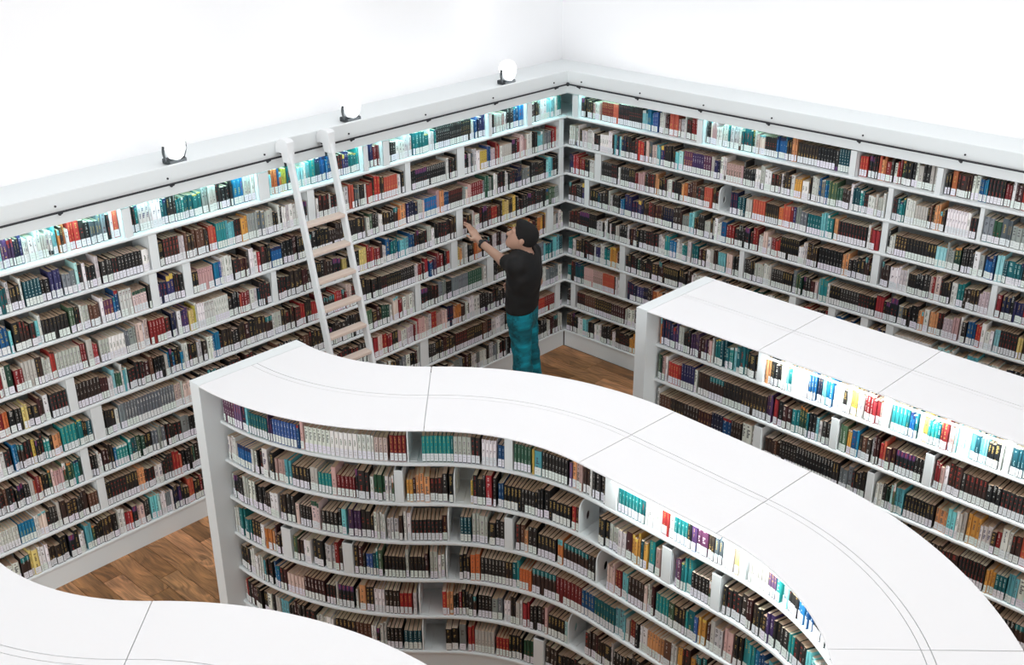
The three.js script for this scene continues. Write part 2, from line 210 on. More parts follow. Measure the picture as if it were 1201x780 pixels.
// sweep a cross-section [[offset, y], ...] along a path from s0 to s1
function sweep(path, profile, s0, s1, ds = 0.06) {
  const curvy = path.curvy ?? true, n = Math.max(1, Math.ceil((s1 - s0) / ds)), P = profile.length, pos = [], uv = [], idx = [];
  const f0 = path.at(s0 + 1e-4), f1 = path.at(s0 + 0.01), dir = (f1.x - f0.x) * f0.nz - (f1.z - f0.z) * f0.nx;   // > 0: s runs along y cross n
  const area = profile.reduce((a, q, i) => { const w = profile[(i + 1) % P]; return a + q[0] * w[1] - w[0] * q[1]; }, 0);
  const flip = (dir > 0) === (area > 0);
  const ring = (i) => { const s = s0 + (s1 - s0) * i / n, f = path.at(Math.min(s1 - 1e-6, Math.max(s0 + 1e-6, s))); return profile.map(([o, y]) => [f.x + f.nx * o, y, f.z + f.nz * o]); };
  const rings = Array.from({ length: n + 1 }, (_, i) => ring(i)), face = (a, b, c) => { const o = pos.length / 3; for (const v of flip ? [a, c, b] : [a, b, c]) { pos.push(...v); uv.push(v[0] + v[1] * 0.3, v[2] + v[1]); } idx.push(o, o + 1, o + 2); };
  for (let i = 0; i < n; i++) for (let j = 0; j < P; j++) { const a = rings[i][j], b = rings[i][(j + 1) % P], c = rings[i + 1][(j + 1) % P], d = rings[i + 1][j]; face(a, b, c); face(a, c, d); }
  const caps = THREE.ShapeUtils.triangulateShape(profile.map(([o, y]) => new THREE.Vector2(o, y)), []);
  const order = area > 0;
  for (const [a, b, c] of caps) { face(rings[0][order ? a : a], rings[0][order ? c : c], rings[0][b]); face(rings[n][a], rings[n][b], rings[n][c]); }
  const g = new THREE.BufferGeometry(); g.setAttribute('position', new THREE.Float32BufferAttribute(pos, 3)); g.setAttribute('uv', new THREE.Float32BufferAttribute(uv, 2)); g.computeVertexNormals(); return g;
}
const rect = (o0, o1, y0, y1) => [[o0, y0], [o1, y0], [o1, y1], [o0, y1]];
function shelfProfile(o0, o1, y1, t = 0.023) { const r = 0.007; return [[o0, y1 - t], [o1 - r, y1 - t], [o1 - 0.002, y1 - t + 0.003], [o1, y1 - t + r], [o1, y1 - r], [o1 - 0.002, y1 - 0.002], [o1 - r, y1], [o0, y1]]; }
const BASE = 0.168, PITCH = 0.2585, CLEAR = PITCH - 0.02;
const rowY = (rows, r) => BASE + PITCH * (rows - 1 - r);

// a hollow white block between the books: open on top, rounded front edges
function dividerGeometry(path, s0, s1, front, y, h, depth) {
  const m = path.at((s0 + s1) / 2), w = Math.max(0.03, (s1 - s0) * (1 - front * m.k) - 0.006), g = [];
  const t = 0.006;
  g.push(box(-w / 2, -w / 2 + t, 0, h, -depth, -0.004), box(w / 2 - t, w / 2, 0, h, -depth, -0.004), box(-w / 2 + t, w / 2 - t, 0, h, -depth, -depth + t), rbox(w, h, 0.012, 0.003, 0, h / 2, -0.006), box(-w / 2 + t, w / 2 - t, 0, 0.02, -depth + t, -0.01));
  const q = plain(g); q.applyMatrix4(new THREE.Matrix4().makeRotationY(Math.atan2(m.nx, m.nz)).setPosition(m.x + m.nx * front, y, m.z + m.nz * front));
  return q;
}

// ---------------------------------------------------------------- rows of books: read the lists
function parseRow(line) {
  return line.split(' ').map((t) => { const m = /^(-?[\d.]+)([a-z]+=?|[DB])(-?[\d.]+)?$/.exec(t); return { s: +m[1], tok: m[2], e: m[3] === undefined ? null : +m[3] }; });
}
const dividers = { left: [], right: [], straight: [], curved: [] }, bookends = [], books = [];
const FAMILY = { k: 0, w: 1, t: 2, b: 3, p: 4, r: 5, o: 6, n: 7, y: 8, g: 9, i: 10, c: 11, e: 12, v: 13 };
const NAMES = { k: 'black', w: 'white', t: 'teal', b: 'blue', p: 'purple', r: 'red', o: 'orange', n: 'brown', y: 'yellow', g: 'green', i: 'pink', c: 'cyan', e: 'grey', v: 'navy' };
function fillRows(key, front, lo, hi, tailTok) {
  const path = paths[key], rows = ROWS[key].length, r = rng(key.length * 991 + key.charCodeAt(0));
  ROWS[key].forEach((line, row) => {
    let items = parseRow(line).filter((i) => (i.e ?? i.s) > lo - 0.3 || true);
    const y = rowY(rows, row), last = items[items.length - 1];
    // past the listed stretch: go on with mixed runs and a divider now and then
    let s = Math.max(last.s, last.e ?? 0) + 0.35;
    while (s < hi) { items.push({ s, tok: tailTok[Math.floor(r() * tailTok.length)], e: null }); s += 0.12 + r() * 0.35; if (r() < 0.28) { items.push({ s, tok: 'D', e: s + 0.066 }); s += 0.066; } }
    for (let i = 0; i < items.length; i++) {
      const it = items[i], end = it.e ?? Math.min(hi, items[i + 1]?.s ?? hi), a = Math.max(lo, it.s), b = Math.min(hi, end);
      if (b - a < 0.008) continue;
      if (it.tok === 'D') { if (b - a > 0.03) dividers[key].push([a, b, y]); continue; }
      if (it.tok === 'B') { bookends.push([key, a, b, y, row]); continue; }
      const set = it.tok.endsWith('='), kinds = it.tok.replace('=', '');
      const top = row === 0 && rows === 9, cap = top ? 0.19 : 0.2;
      const setH = (key === 'curved' ? 0.13 : 0.147) + r() * 0.036, setT = 0.0165 + r() * 0.006, setD = 0.11 + r() * 0.02;
      let q = a + 0.001, hRun = 0.14 + r() * 0.04, left = 0, kind = kinds[0], cell = 0, dRun = 0.12;
      while (q < b - 0.010) {
        if (left-- <= 0) { kind = kinds[Math.floor(r() * kinds.length)]; left = set ? 3 + Math.floor(r() * 5) : Math.floor(r() * 2.6); cell = Math.floor(r() * 14); hRun = 0.142 + r() * 0.05; dRun = 0.1 + r() * 0.035; }
        let th = set ? setT * (0.92 + r() * 0.16) : 0.012 + r() * r() * 0.035;
        const f = path.at(q + 0.01), stretch = 1 - front * f.k, deep = 1 - (front - 0.13) * f.k, use = Math.min(stretch, deep);
        let ds = (th + 0.0022) / use; if (q + ds > b) { ds = b - q; th = ds * use - 0.0022; if (th < 0.009) break; }
        const h = Math.min(cap, set ? setH + (r() - 0.5) * 0.004 : hRun + (r() - 0.5) * 0.016), d = set ? setD : dRun;
        books.push({ key, row, rows, s: q + ds / 2, y: y + 0.001, th, h, d, back: (top ? 0.04 : 0) + (set ? 0.012 + r() * 0.003 : 0.008 + r() * 0.014), kind, cell, front, label: r() < 0.965 });
        q += ds;
      }
    }
  });
}
const CASE_FRONT = 0.267;
fillRows('left', 0, 0.02, 6.5, ['knwe', 'k=', 'wi', 'tb', 'nr', 'wc', 'kn=', 'on', 'r', 'ge', 'vk', 'w=']);
fillRows('right', 0, 0.02, 5.7, ['knwe', 'k=', 'wi', 'tb', 'nr', 'wc', 'kn=', 'on', 'r', 'ge', 'vk', 'w=']);
fillRows('straight', CASE_FRONT, 0.085, 3.3, ['knwe', 'k=', 'wi', 'tb', 'nr', 'kn=', 'on', 't=', 'ge']);
fillRows('curved', CASE_FRONT, 0.085, 5.3, ['knwe', 'k=', 'wi', 'tb', 'nr', 'wc', 'kn=', 'on', 't=', 'ge']);

// ---------------------------------------------------------------- wall bookcases with fascia and ladder rail
function wallCase(key, label, from, bracketSpots, strips) {
  const path = paths[key], L = path.length, t = thing('wall_bookcase', label, 'bookcase', undefined);
  part('plinth', sweep(path, rect(-0.05, -0.008, 0, 0.148), 0, L, 9), M.plinth, t);
  part('back_panel', sweep(path, rect(-0.38, -0.36, 0, 2.57), from, L, 9), M.paint, t);
  for (let r = 0; r < 9; r++) part('shelf', sweep(path, shelfProfile(-0.36, 0, rowY(9, r)), from, L, 9), M.paint, t);
  part('fascia', sweep(path, [[-0.026, 2.435], [-0.002, 2.435], [0, 2.437], [0, 2.626], [-0.003, 2.63], [-0.026, 2.63]], 0, L, 9), M.paint, t);
  part('top_board', sweep(path, rect(-0.5, -0.026, 2.57, 2.59), key === 'right' ? -0.5 : -0.026, L, 9), M.paint, t);
  part('end_panel', sweep(path, rect(-0.5, 0, 0, 2.63), L, L + 0.03, 9), M.paint, t);
  for (const [a, b, y] of dividers[key]) part('divider', dividerGeometry(path, a, b, -0.006, y, (y > 2 ? 2.432 - y : CLEAR) - 0.004, 0.22), M.paint, t);
  const at = (s, o, y) => { const f = path.at(s); return V(f.x + f.nx * o, y, f.z + f.nz * o); };
  const rail = part('ladder_rail', rod(at(0.034, 0.034, 2.522), at(L, 0.034, 2.522), 0.007), M.darkMetal, t);
  for (const s of bracketSpots) {
    part('rail_bracket', plain([rod(at(s, 0.0005, 2.502), at(s, 0.034, 2.516), 0.008, 8), rod(at(s, 0.0005, 2.502), at(s, 0.006, 2.502), 0.011, 10)]), M.darkMetal, rail);
    part('screw_cap', rod(at(s + 0.02, 0.0005, 2.553), at(s + 0.02, 0.006, 2.553), 0.007, 8), M.darkMetal, rail);
  }
  for (const [s0, s1, power, mat, color] of strips) {
    const st = part('strip_light', rod(at(s0, -0.036, 2.47), at(s1, -0.036, 2.47), 0.008, 8), mat, t);
    const mid = at((s0 + s1) / 2, -0.034, 2.458), tgt = at((s0 + s1) / 2, -0.07, 2.3);
    rectLight(scene, s1 - s0, 0.02, color, power, mid, tgt);
  }
  for (let s = 0.15; s < L - 0.5; s += 1.3) {   // added lamps, unseen behind the fascia, brightening the wall above
    part('added_cove_light', rod(at(s, -0.06, 2.6), at(Math.min(L, s + 1.2), -0.06, 2.6), 0.009, 8), M.addedCoveGlow, t);
    const m = s + 0.6; rectLight(scene, 1.2, 0.02, PANEL_COLOR, 42, at(m, -0.072, 2.612), at(m, -0.5, 3.3));
  }
  return t;
}
const stripCool = [];
for (let s = 0.12; s < 6.3; s += 1.25) stripCool.push([s, s + 1.15, 130, M.stripCool, STRIP_COOL]);
wallCase('left', 'white wall bookcase with nine shelves of books behind the leaning ladder', 0.0, [0.16, 0.91, 1.66, 2.42, 3.16, 3.91, 4.67, 5.42, 6.17], stripCool);
wallCase('right', 'white wall bookcase with nine shelves of books behind the straight shelf unit', -0.38, [0.14, 0.77, 1.40, 2.02, 2.77, 3.52, 4.27, 5.02], [[0.1, 0.7, 90, M.stripCool, STRIP_COOL], [1.42, 1.95, 90, M.stripCool, STRIP_COOL]]);
{ // rail joint in the corner
  const rail = scene.getObjectByName('wall_bookcase').getObjectByName('ladder_rail');
  part('rail_joint', new THREE.SphereGeometry(0.017, 14, 10).translate(0.034, 2.522, 0.034), M.darkMetal, rail);
}

// ---------------------------------------------------------------- free-standing bookcases
function freeCase(key, label, seams, panelEnd, strips, endToo) {
  const path = paths[key], L = path.length, t = thing('bookcase', label, 'bookcase'), HW = 0.377, TH = 1.73;
  const p0 = -0.02;
  part('end_panel', sweep(path, rect(-HW, HW, 0, TH), p0, panelEnd, 1), M.paint, t);
  if (endToo) part('end_panel', sweep(path, rect(-HW, HW, 0, TH), L - 0.09, L, 1), M.paint, t);
  const e = endToo ? L - 0.09 : L;
  part('plinth', sweep(path, rect(-CASE_FRONT + 0.012, CASE_FRONT - 0.012, 0, 0.148), panelEnd, e), M.plinth, t);
  part('centre_panel', sweep(path, rect(-0.012, 0.012, 0.148, 1.69), panelEnd, e), M.paint, t);
  for (let r = 0; r < 6; r++) for (const side of [1, -1]) part('shelf', sweep(path, shelfProfile(0.012, CASE_FRONT, rowY(6, r)).map(([o, y]) => [o * side, y]), panelEnd, e), M.paint, t);
  part('top_carcass', sweep(path, rect(-HW + 0.06, HW - 0.06, 1.69, 1.7195), panelEnd, e), M.paint, t);
  const cuts = [panelEnd, ...seams.filter((s) => s < e), e], G = 0.0024;
  for (let i = 0; i + 1 < cuts.length; i++) {
    const a = cuts[i] + G, b = cuts[i + 1] - G;
    part('top_panel', sweep(path, [[0.0205, 1.7205], [HW - 0.001, 1.7205], [HW, 1.7215], [HW, 1.727], [HW - 0.003, TH], [0.0205, TH]], a, b), M.top, t);
    part('top_panel', sweep(path, [[-0.0205, 1.7205], [-HW + 0.001, 1.7205], [-HW, 1.7215], [-HW, 1.727], [-HW + 0.003, TH], [-0.0205, TH]], a, b), M.top, t);
    part('centre_strip', sweep(path, rect(-0.0165, 0.0165, 1.7205, TH - 0.001), a, b), M.top, t);
  }
  for (const [a, b, y] of dividers[key] ?? []) part('divider', dividerGeometry(path, a, b, CASE_FRONT - 0.004, y, (y > 1.4 ? 0.235 : 0.205), 0.2), M.paint, t);
  for (const [s0, s1, power] of strips) {
    const a = path.at(s0), b = path.at(s1), m = path.at((s0 + s1) / 2), o = 0.335, p = (f, oo, y) => V(f.x + f.nx * oo, y, f.z + f.nz * oo);
    part('strip_light', tube([p(a, o, 1.68), p(m, o, 1.68), p(b, o, 1.68)], 0.008, 8, 8), M.stripWhite, t);
    rectLight(scene, a ? p(a, o, 0).distanceTo(p(b, o, 0)) : 0, 0.02, STRIP_WHITE, power, p(m, o - 0.012, 1.668), p(m, o - 0.14, 1.5));
  }
  return t;
}
freeCase('straight', 'straight white double-sided bookcase with a flat top near the corner', [0.92, 1.707, 2.52], 0.068,
  [[0.95, 1.68, 300], [1.73, 2.48, 300], [2.54, 3.3, 300]], true);
freeCase('curved', 'S-curved white double-sided bookcase with six shelves full of books', SEAMS, 0.075,
  [[2.62, 2.95, 190], [2.96, 3.28, 240], [3.3, 3.62, 290], [3.66, 3.98, 300], [4.0, 4.4, 300], [4.46, 4.9, 300]], false);
freeCase('front', 'curved white bookcase seen only by its broad top, floor beside its end', [SEAMS[0], SEAMS[1]], 0.075, [], true);

// ---------------------------------------------------------------- book spines: one sheet of printed colours
const ATLAS = (() => {
  const cv = document.createElement('canvas'), W = 1024, H = 1024, cw = 64, ch = 64; cv.width = W; cv.height = H;
  const c = cv.getContext('2d'), r = rng(4242);
  // 16 x 16 cells of 64 px: row = colour family, column = variant; rows 14, 15 hold paper and label
  const fam = [
    [[17, 20, 23], [24, 26, 28], [13, 17, 20], [32, 30, 31], [20, 32, 36], [40, 38, 37]],
    [[232, 232, 228], [224, 220, 212], [238, 238, 240], [214, 210, 206], [228, 222, 220]],
    [[18, 112, 116], [10, 92, 98], [28, 134, 134], [12, 74, 84], [44, 150, 150]],
    [[22, 88, 140], [30, 110, 166], [14, 66, 110], [20, 120, 160], [60, 90, 150]],
    [[92, 60, 108], [74, 48, 86], [116, 88, 126], [100, 52, 82], [72, 52, 102]],
    [[150, 40, 40], [178, 56, 48], [122, 32, 36], [168, 48, 56], [190, 84, 68]],
    [[206, 126, 66], [188, 104, 58], [216, 152, 102], [204, 146, 112], [212, 158, 76]],
    [[72, 46, 38], [56, 38, 34], [92, 62, 48], [62, 30, 32], [50, 40, 36]],
    [[222, 190, 88], [206, 184, 110], [190, 180, 70], [230, 206, 130]],
    [[36, 78, 56], [52, 92, 72], [78, 104, 78], [30, 62, 50], [110, 140, 96]],
    [[220, 190, 184], [226, 204, 196], [206, 166, 162], [212, 190, 192], [222, 202, 188]],
    [[120, 196, 204], [150, 212, 216], [96, 178, 190], [176, 220, 220]],
    [[120, 126, 130], [150, 152, 152], [96, 104, 110], [136, 142, 138]],
    [[30, 36, 74], [40, 40, 88], [22, 30, 60], [52, 50, 96]],
  ];
  const css = (q) => `rgb(${q.map((v) => Math.round(Math.max(0, Math.min(255, v)))).join(',')})`;
  for (let f = 0; f < 14; f++) for (let k = 0; k < 16; k++) {
    const x = k * cw, y = f * ch, tone = 0.88 + r() * 0.2, b = fam[f][Math.floor(r() * fam[f].length)].map((v) => v * tone * (0.98 + r() * 0.04)), lum = b[0] * 0.3 + b[1] * 0.6 + b[2] * 0.1;
    c.fillStyle = css(b); c.fillRect(x, y, cw, ch);
    const ink = lum > 120 ? css([40 + r() * 40, 36 + r() * 30, 40 + r() * 40]) : r() < 0.3 ? css([214, 176, 96]) : r() < 0.25 ? css([200, 60, 50]) : css([236, 234, 228]);
    if (r() < 0.22) { c.fillStyle = css(fam[Math.floor(r() * 14)][0]); c.fillRect(x, y + (r() < 0.5 ? 0 : 40), cw, 5 + r() * 12); }
    c.fillStyle = ink;
    const n = 1 + Math.floor(r() * 3); let yy = y + 4 + r() * 4;                       // lettering runs down the spine
    for (let q = 0; q < n; q++) { const len = 8 + r() * 18, wd = 10 + r() * 26, x0 = x + (cw - wd) / 2; for (let u = yy; u < Math.min(yy + len, y + 44); u += 3) if (r() < 0.62) c.fillRect(x0 + r() * 4, u, wd * (0.3 + r() * 0.6), 1.6); yy += len + 3 + r() * 5; }
    c.fillStyle = css(b); c.fillRect(x, y + 52, cw, 12);                               // plain strip: boards and backs
  }
  // paper edges
  for (let k = 0; k < 16; k++) { const base = [[206, 178, 150], [214, 192, 166], [198, 168, 140], [222, 204, 182]][k % 4]; for (let u = 0; u < cw; u++) { c.fillStyle = css(base.map((v) => v * (0.9 + r() * 0.18))); c.fillRect(k * cw + u, 14 * ch, 1, ch); } }
  // spine labels with small call marks
  for (let k = 0; k < 16; k++) { c.fillStyle = css([236, 240, 242].map((v) => v * (0.96 + r() * 0.05))); c.fillRect(k * cw, 15 * ch, cw, ch); c.fillStyle = css([158, 164, 168]); for (const yy of [20, 38]) for (let u = 12; u < 50; u += 5) if (r() < 0.62) c.fillRect(k * cw + u, 15 * ch + yy, 3, 5); }
  const t = new THREE.CanvasTexture(cv); t.colorSpace = THREE.SRGBColorSpace; t.magFilter = THREE.LinearFilter; t.generateMipmaps = true; t.flipY = true; t.needsUpdate = true;
  return t;
})();
M.book = std({ map: ATLAS, roughness: 0.55 });

// uv of a point (u, v in 0..1, v up) inside a cell
const cellUV = (row, col, u, v) => [(col + 0.04 + 0.92 * u) / 16, 1 - (row + 0.04 + 0.92 * (1 - v)) / 16];
class Mesher {
  constructor() { this.p = []; this.n = []; this.u = []; }
  quad(a, b, c, d, n, uv) { for (const i of [0, 1, 2, 0, 2, 3]) { this.p.push(...[a, b, c, d][i]); this.n.push(...n); this.u.push(...uv[i]); } }
  // a box; each face gets the four uv corners of the function f(face) -> [u0, v0, u1, v1] in a cell
  box(x0, x1, y0, y1, z0, z1, row, col, v0 = 0.02, v1 = 0.12, skip = '') {
    const q = (u, v) => cellUV(row, col, u, v), R = [q(0.1, v0), q(0.9, v0), q(0.9, v1), q(0.1, v1)];
    if (!skip.includes('f')) this.quad([x0, y0, z1], [x1, y0, z1], [x1, y1, z1], [x0, y1, z1], [0, 0, 1], R);
    if (!skip.includes('b')) this.quad([x1, y0, z0], [x0, y0, z0], [x0, y1, z0], [x1, y1, z0], [0, 0, -1], R);
    if (!skip.includes('r')) this.quad([x1, y0, z1], [x1, y0, z0], [x1, y1, z0], [x1, y1, z1], [1, 0, 0], R);
    if (!skip.includes('l')) this.quad([x0, y0, z0], [x0, y0, z1], [x0, y1, z1], [x0, y1, z0], [-1, 0, 0], R);
    if (!skip.includes('t')) this.quad([x0, y1, z1], [x1, y1, z1], [x1, y1, z0], [x0, y1, z0], [0, 1, 0], R);
    if (!skip.includes('d')) this.quad([x0, y0, z0], [x1, y0, z0], [x1, y0, z1], [x0, y0, z1], [0, -1, 0], R);
  }
  geometry() { const g = new THREE.BufferGeometry(); g.setAttribute('position', new THREE.Float32BufferAttribute(this.p, 3)); g.setAttribute('normal', new THREE.Float32BufferAttribute(this.n, 3)); g.setAttribute('uv', new THREE.Float32BufferAttribute(this.u, 2)); return g; }
}
// cover with boards and a slightly rounded spine; spine outside at z = 0, base at y = 0
function bookCover(m, b) {
  const f = FAMILY[b.kind], w = b.th / 2, h = b.h, d = b.d, t = 0.0007, R = Math.min(0.004, w * 0.4);
  m.box(-w, -w + t, 0, h, -d, -R, f, b.cell); m.box(w - t, w, 0, h, -d, -R, f, b.cell);
  const xs = [-w, -w * 0.55, w * 0.55, w], zs = [-R, -R * 0.12, -R * 0.12, -R];
  for (let i = 0; i < 3; i++) {
    const u0 = (xs[i] + w) / (2 * w), u1 = (xs[i + 1] + w) / (2 * w), dx = xs[i + 1] - xs[i], dz = zs[i + 1] - zs[i], l = Math.hypot(dx, dz), q = (u, v) => cellUV(f, b.cell, u, v);
    m.quad([xs[i], 0, zs[i]], [xs[i + 1], 0, zs[i + 1]], [xs[i + 1], h, zs[i + 1]], [xs[i], h, zs[i]], [-dz / l, 0, dx / l], [q(u0, 0.2), q(u1, 0.2), q(u1, 0.98), q(u0, 0.98)]);
  }
  const e = [cellUV(f, b.cell, 0.4, 0.05), cellUV(f, b.cell, 0.5, 0.05), cellUV(f, b.cell, 0.5, 0.1), cellUV(f, b.cell, 0.4, 0.1)];
  m.quad([-w, h, -R], [-w * 0.55, h, -R * 0.12], [w * 0.55, h, -R * 0.12], [w, h, -R], [0, 1, 0], e);
}
function bookPages(m, b) { const w = b.th / 2 - 0.0007, R = Math.min(0.004, b.th * 0.2); m.box(-w, w, 0.001, b.h - 0.0006, -b.d + 0.001, -R, 14, (b.cell * 5 + 3) % 16, 0.05, 0.95, 'f'); }
function bookLabel(m, b) { const w = b.th / 2 * 0.97, R = Math.min(0.004, b.th * 0.2), q = (u, v) => cellUV(15, b.cell, u, v), z = 0.0006; m.quad([-w, 0.005, z], [w, 0.005, z], [w, 0.053, z], [-w, 0.053, z], [0, 0, 1], [q(0, 0), q(1, 0), q(1, 1), q(0, 1)]); }

// which 300 books show largest: size of the spine in the picture, if nothing nearer hides it
{
  const P = new THREE.Vector3(), px = (x, y, z) => { P.set(x, y, z).project(camera); return [(P.x + 1) * 600.5, (1 - P.y) * 390]; };
  const fr = paths.front, cu = paths.curved, st = paths.straight, C = camera.position;
  const under = (path, from, to, x, z) => { for (let s = from; s < to; s += 0.05) { const f = path.at(s), dx = x - f.x, dz = z - f.z; if (Math.abs(dx * f.nz - dz * f.nx) < 0.06 && Math.abs(dx * f.nx + dz * f.nz) < 0.375) return true; } return false; };
  for (const b of books) {
    const f = paths[b.key].at(b.s), o = b.front - b.back; b.x = f.x + f.nx * o; b.z = f.z + f.nz * o; b.turn = Math.atan2(f.nx, f.nz);
    const cx = f.nz * b.th / 2, cz = -f.nx * b.th / 2, A = px(b.x - cx, b.y, b.z - cz), B = px(b.x + cx, b.y, b.z + cz), T = px(b.x, b.y + b.h, b.z), M0 = px(b.x, b.y + b.h * 0.5, b.z);
    let area = Math.abs((B[0] - A[0]) * (T[1] - A[1]) - (B[1] - A[1]) * (T[0] - A[0]));
    if (M0[0] < 4 || M0[0] > 1197 || M0[1] < 4 || M0[1] > 772) area = 0;
    const hidden = (y) => { const q = (1.73 - y) / (C.y - y), x = b.x + (C.x - b.x) * q, z = b.z + (C.z - b.z) * q; return under(fr, 0, fr.length, x, z) || under(cu, 0, cu.length, x, z) || under(st, 0, st.length, x, z); };
    if (area && hidden(b.y + b.h * 0.5)) area = 0;
    b.area = area;
  }
  books.slice().sort((p, q) => q.area - p.area).slice(0, 300).forEach((b) => { b.single = true; });
}
const ORDINAL = ['top', 'second', 'third', 'fourth', 'fifth', 'sixth'];
const CASE_NAME = { left: 'ladder wall bookcase', right: 'ladderless wall bookcase', straight: 'straight bookcase', curved: 'S-curved bookcase' };
const restMesh = { p: [], n: [], u: [] };
for (const b of books) {
  if (b.single) {
    const i = books.indexOf(b), near = [books[i - 1], books[i + 1]].map((q) => (q && q.key === b.key && q.row === b.row && Math.abs(q.s - b.s) < 0.06 ? NAMES[q.kind] : null));
    const size = b.th > 0.034 ? 'thick ' : b.th < 0.017 ? 'thin ' : '', tall = b.h > 0.178 ? 'tall ' : b.h < 0.15 ? 'short ' : '';
    const by = near[0] && near[1] ? (near[0] === near[1] ? `between two ${near[0]} ones` : `between ${near.slice().sort().join(' and ')} ones`) : near[0] ?? near[1] ? `at the end beside a ${near[0] ?? near[1]} one` : 'standing alone';
    const shelf = `${ORDINAL[b.row] ?? (b.row === 8 ? 'bottom' : 'low')} shelf of the ${CASE_NAME[b.key]}`, o = thing('book', `${tall}${size}${NAMES[b.kind]} book ${by}, ${shelf.replace(' of the ', ', ')}`, 'book', `${tall}${size}${NAMES[b.kind]} books ${by} on the ${shelf}`);
    o.position.set(b.x, b.y, b.z); o.rotation.y = b.turn;
    for (const [name, fn] of [['cover', bookCover], ['pages', bookPages], ['spine_label', bookLabel]]) { const m = new Mesher(); fn(m, b); part(name, m.geometry(), M.book, o); }
  } else {
    const m = new Mesher(); bookCover(m, b); bookPages(m, b); if (b.label) bookLabel(m, b);
    const c = Math.cos(b.turn), s = Math.sin(b.turn);
    for (let i = 0; i < m.p.length; i += 3) { const x = m.p[i], y = m.p[i + 1], z = m.p[i + 2]; restMesh.p.push(x * c + z * s + b.x, y + b.y, -x * s + z * c + b.z); const nx = m.n[i], nz = m.n[i + 2]; restMesh.n.push(nx * c + nz * s, m.n[i + 1], -nx * s + nz * c); }
    for (const u of m.u) restMesh.u.push(u);
  }
}
{
  const g = new THREE.BufferGeometry(); g.setAttribute('position', new THREE.Float32BufferAttribute(restMesh.p, 3)); g.setAttribute('normal', new THREE.Float32BufferAttribute(restMesh.n, 3)); g.setAttribute('uv', new THREE.Float32BufferAttribute(restMesh.u, 2));
  const m = shade(new THREE.Mesh(g, M.book)); m.name = 'shelved_books'; m.userData = { label: 'thousands of mixed books with white spine labels filling the wall shelves', category: 'books', kind: 'stuff' }; scene.add(m);
}
console.log('books', books.length, 'single', books.filter((b) => b.single).length, 'by case', JSON.stringify(books.filter((b) => b.single).reduce((a, b) => (a[b.key] = (a[b.key] ?? 0) + 1, a), {})));

// ---------------------------------------------------------------- bookends: a bent plate with an oval hole
for (const [key, a, b, y, row] of bookends) {
  const path = paths[key], front = key === 'curved' ? CASE_FRONT : 0, f = path.at(a + 0.008);
  const o = thing('bookend', `white bookend plate with an oval hole on the ${ORDINAL[row]} shelf of the ${CASE_NAME[key]}`, 'bookend', `white bookends on the ${ORDINAL[row]} shelf of the ${CASE_NAME[key]}`);
  o.position.set(f.x + f.nx * (front - 0.01), y + 0.001, f.z + f.nz * (front - 0.01)); o.rotation.y = Math.atan2(f.nx, f.nz);
  const D = 0.17, H = row === 0 ? 0.205 : 0.19, R = 0.05, s = new THREE.Shape();
  s.moveTo(0, 0); s.lineTo(-D, 0); s.lineTo(-D, H); s.lineTo(-R, H); s.quadraticCurveTo(0, H, 0, H - R * 1.4); s.lineTo(0, 0);
  const hole = new THREE.Path(); hole.absellipse(-0.075, H * 0.4, 0.016, 0.03, 0, Math.PI * 2, true); s.holes.push(hole);
  const g = new THREE.ExtrudeGeometry(s, { depth: 0.006, bevelEnabled: true, bevelSize: 0.001, bevelThickness: 0.001, bevelSegments: 1, curveSegments: 10 });
  g.rotateY(-Math.PI / 2); g.translate(0.003, 0.001, 0);                      // shape x -> local z
  part('plate', g, M.paint, o);
  const along = path.at(a + 0.02), sign = ((along.x - f.x) * f.nz - (along.z - f.z) * f.nx) > 0 ? 1 : -1;
  part('foot', rbox(0.045, 0.003, D - 0.02, 0.001, sign * 0.025, 0.0017, -D / 2), M.paint, o);
}

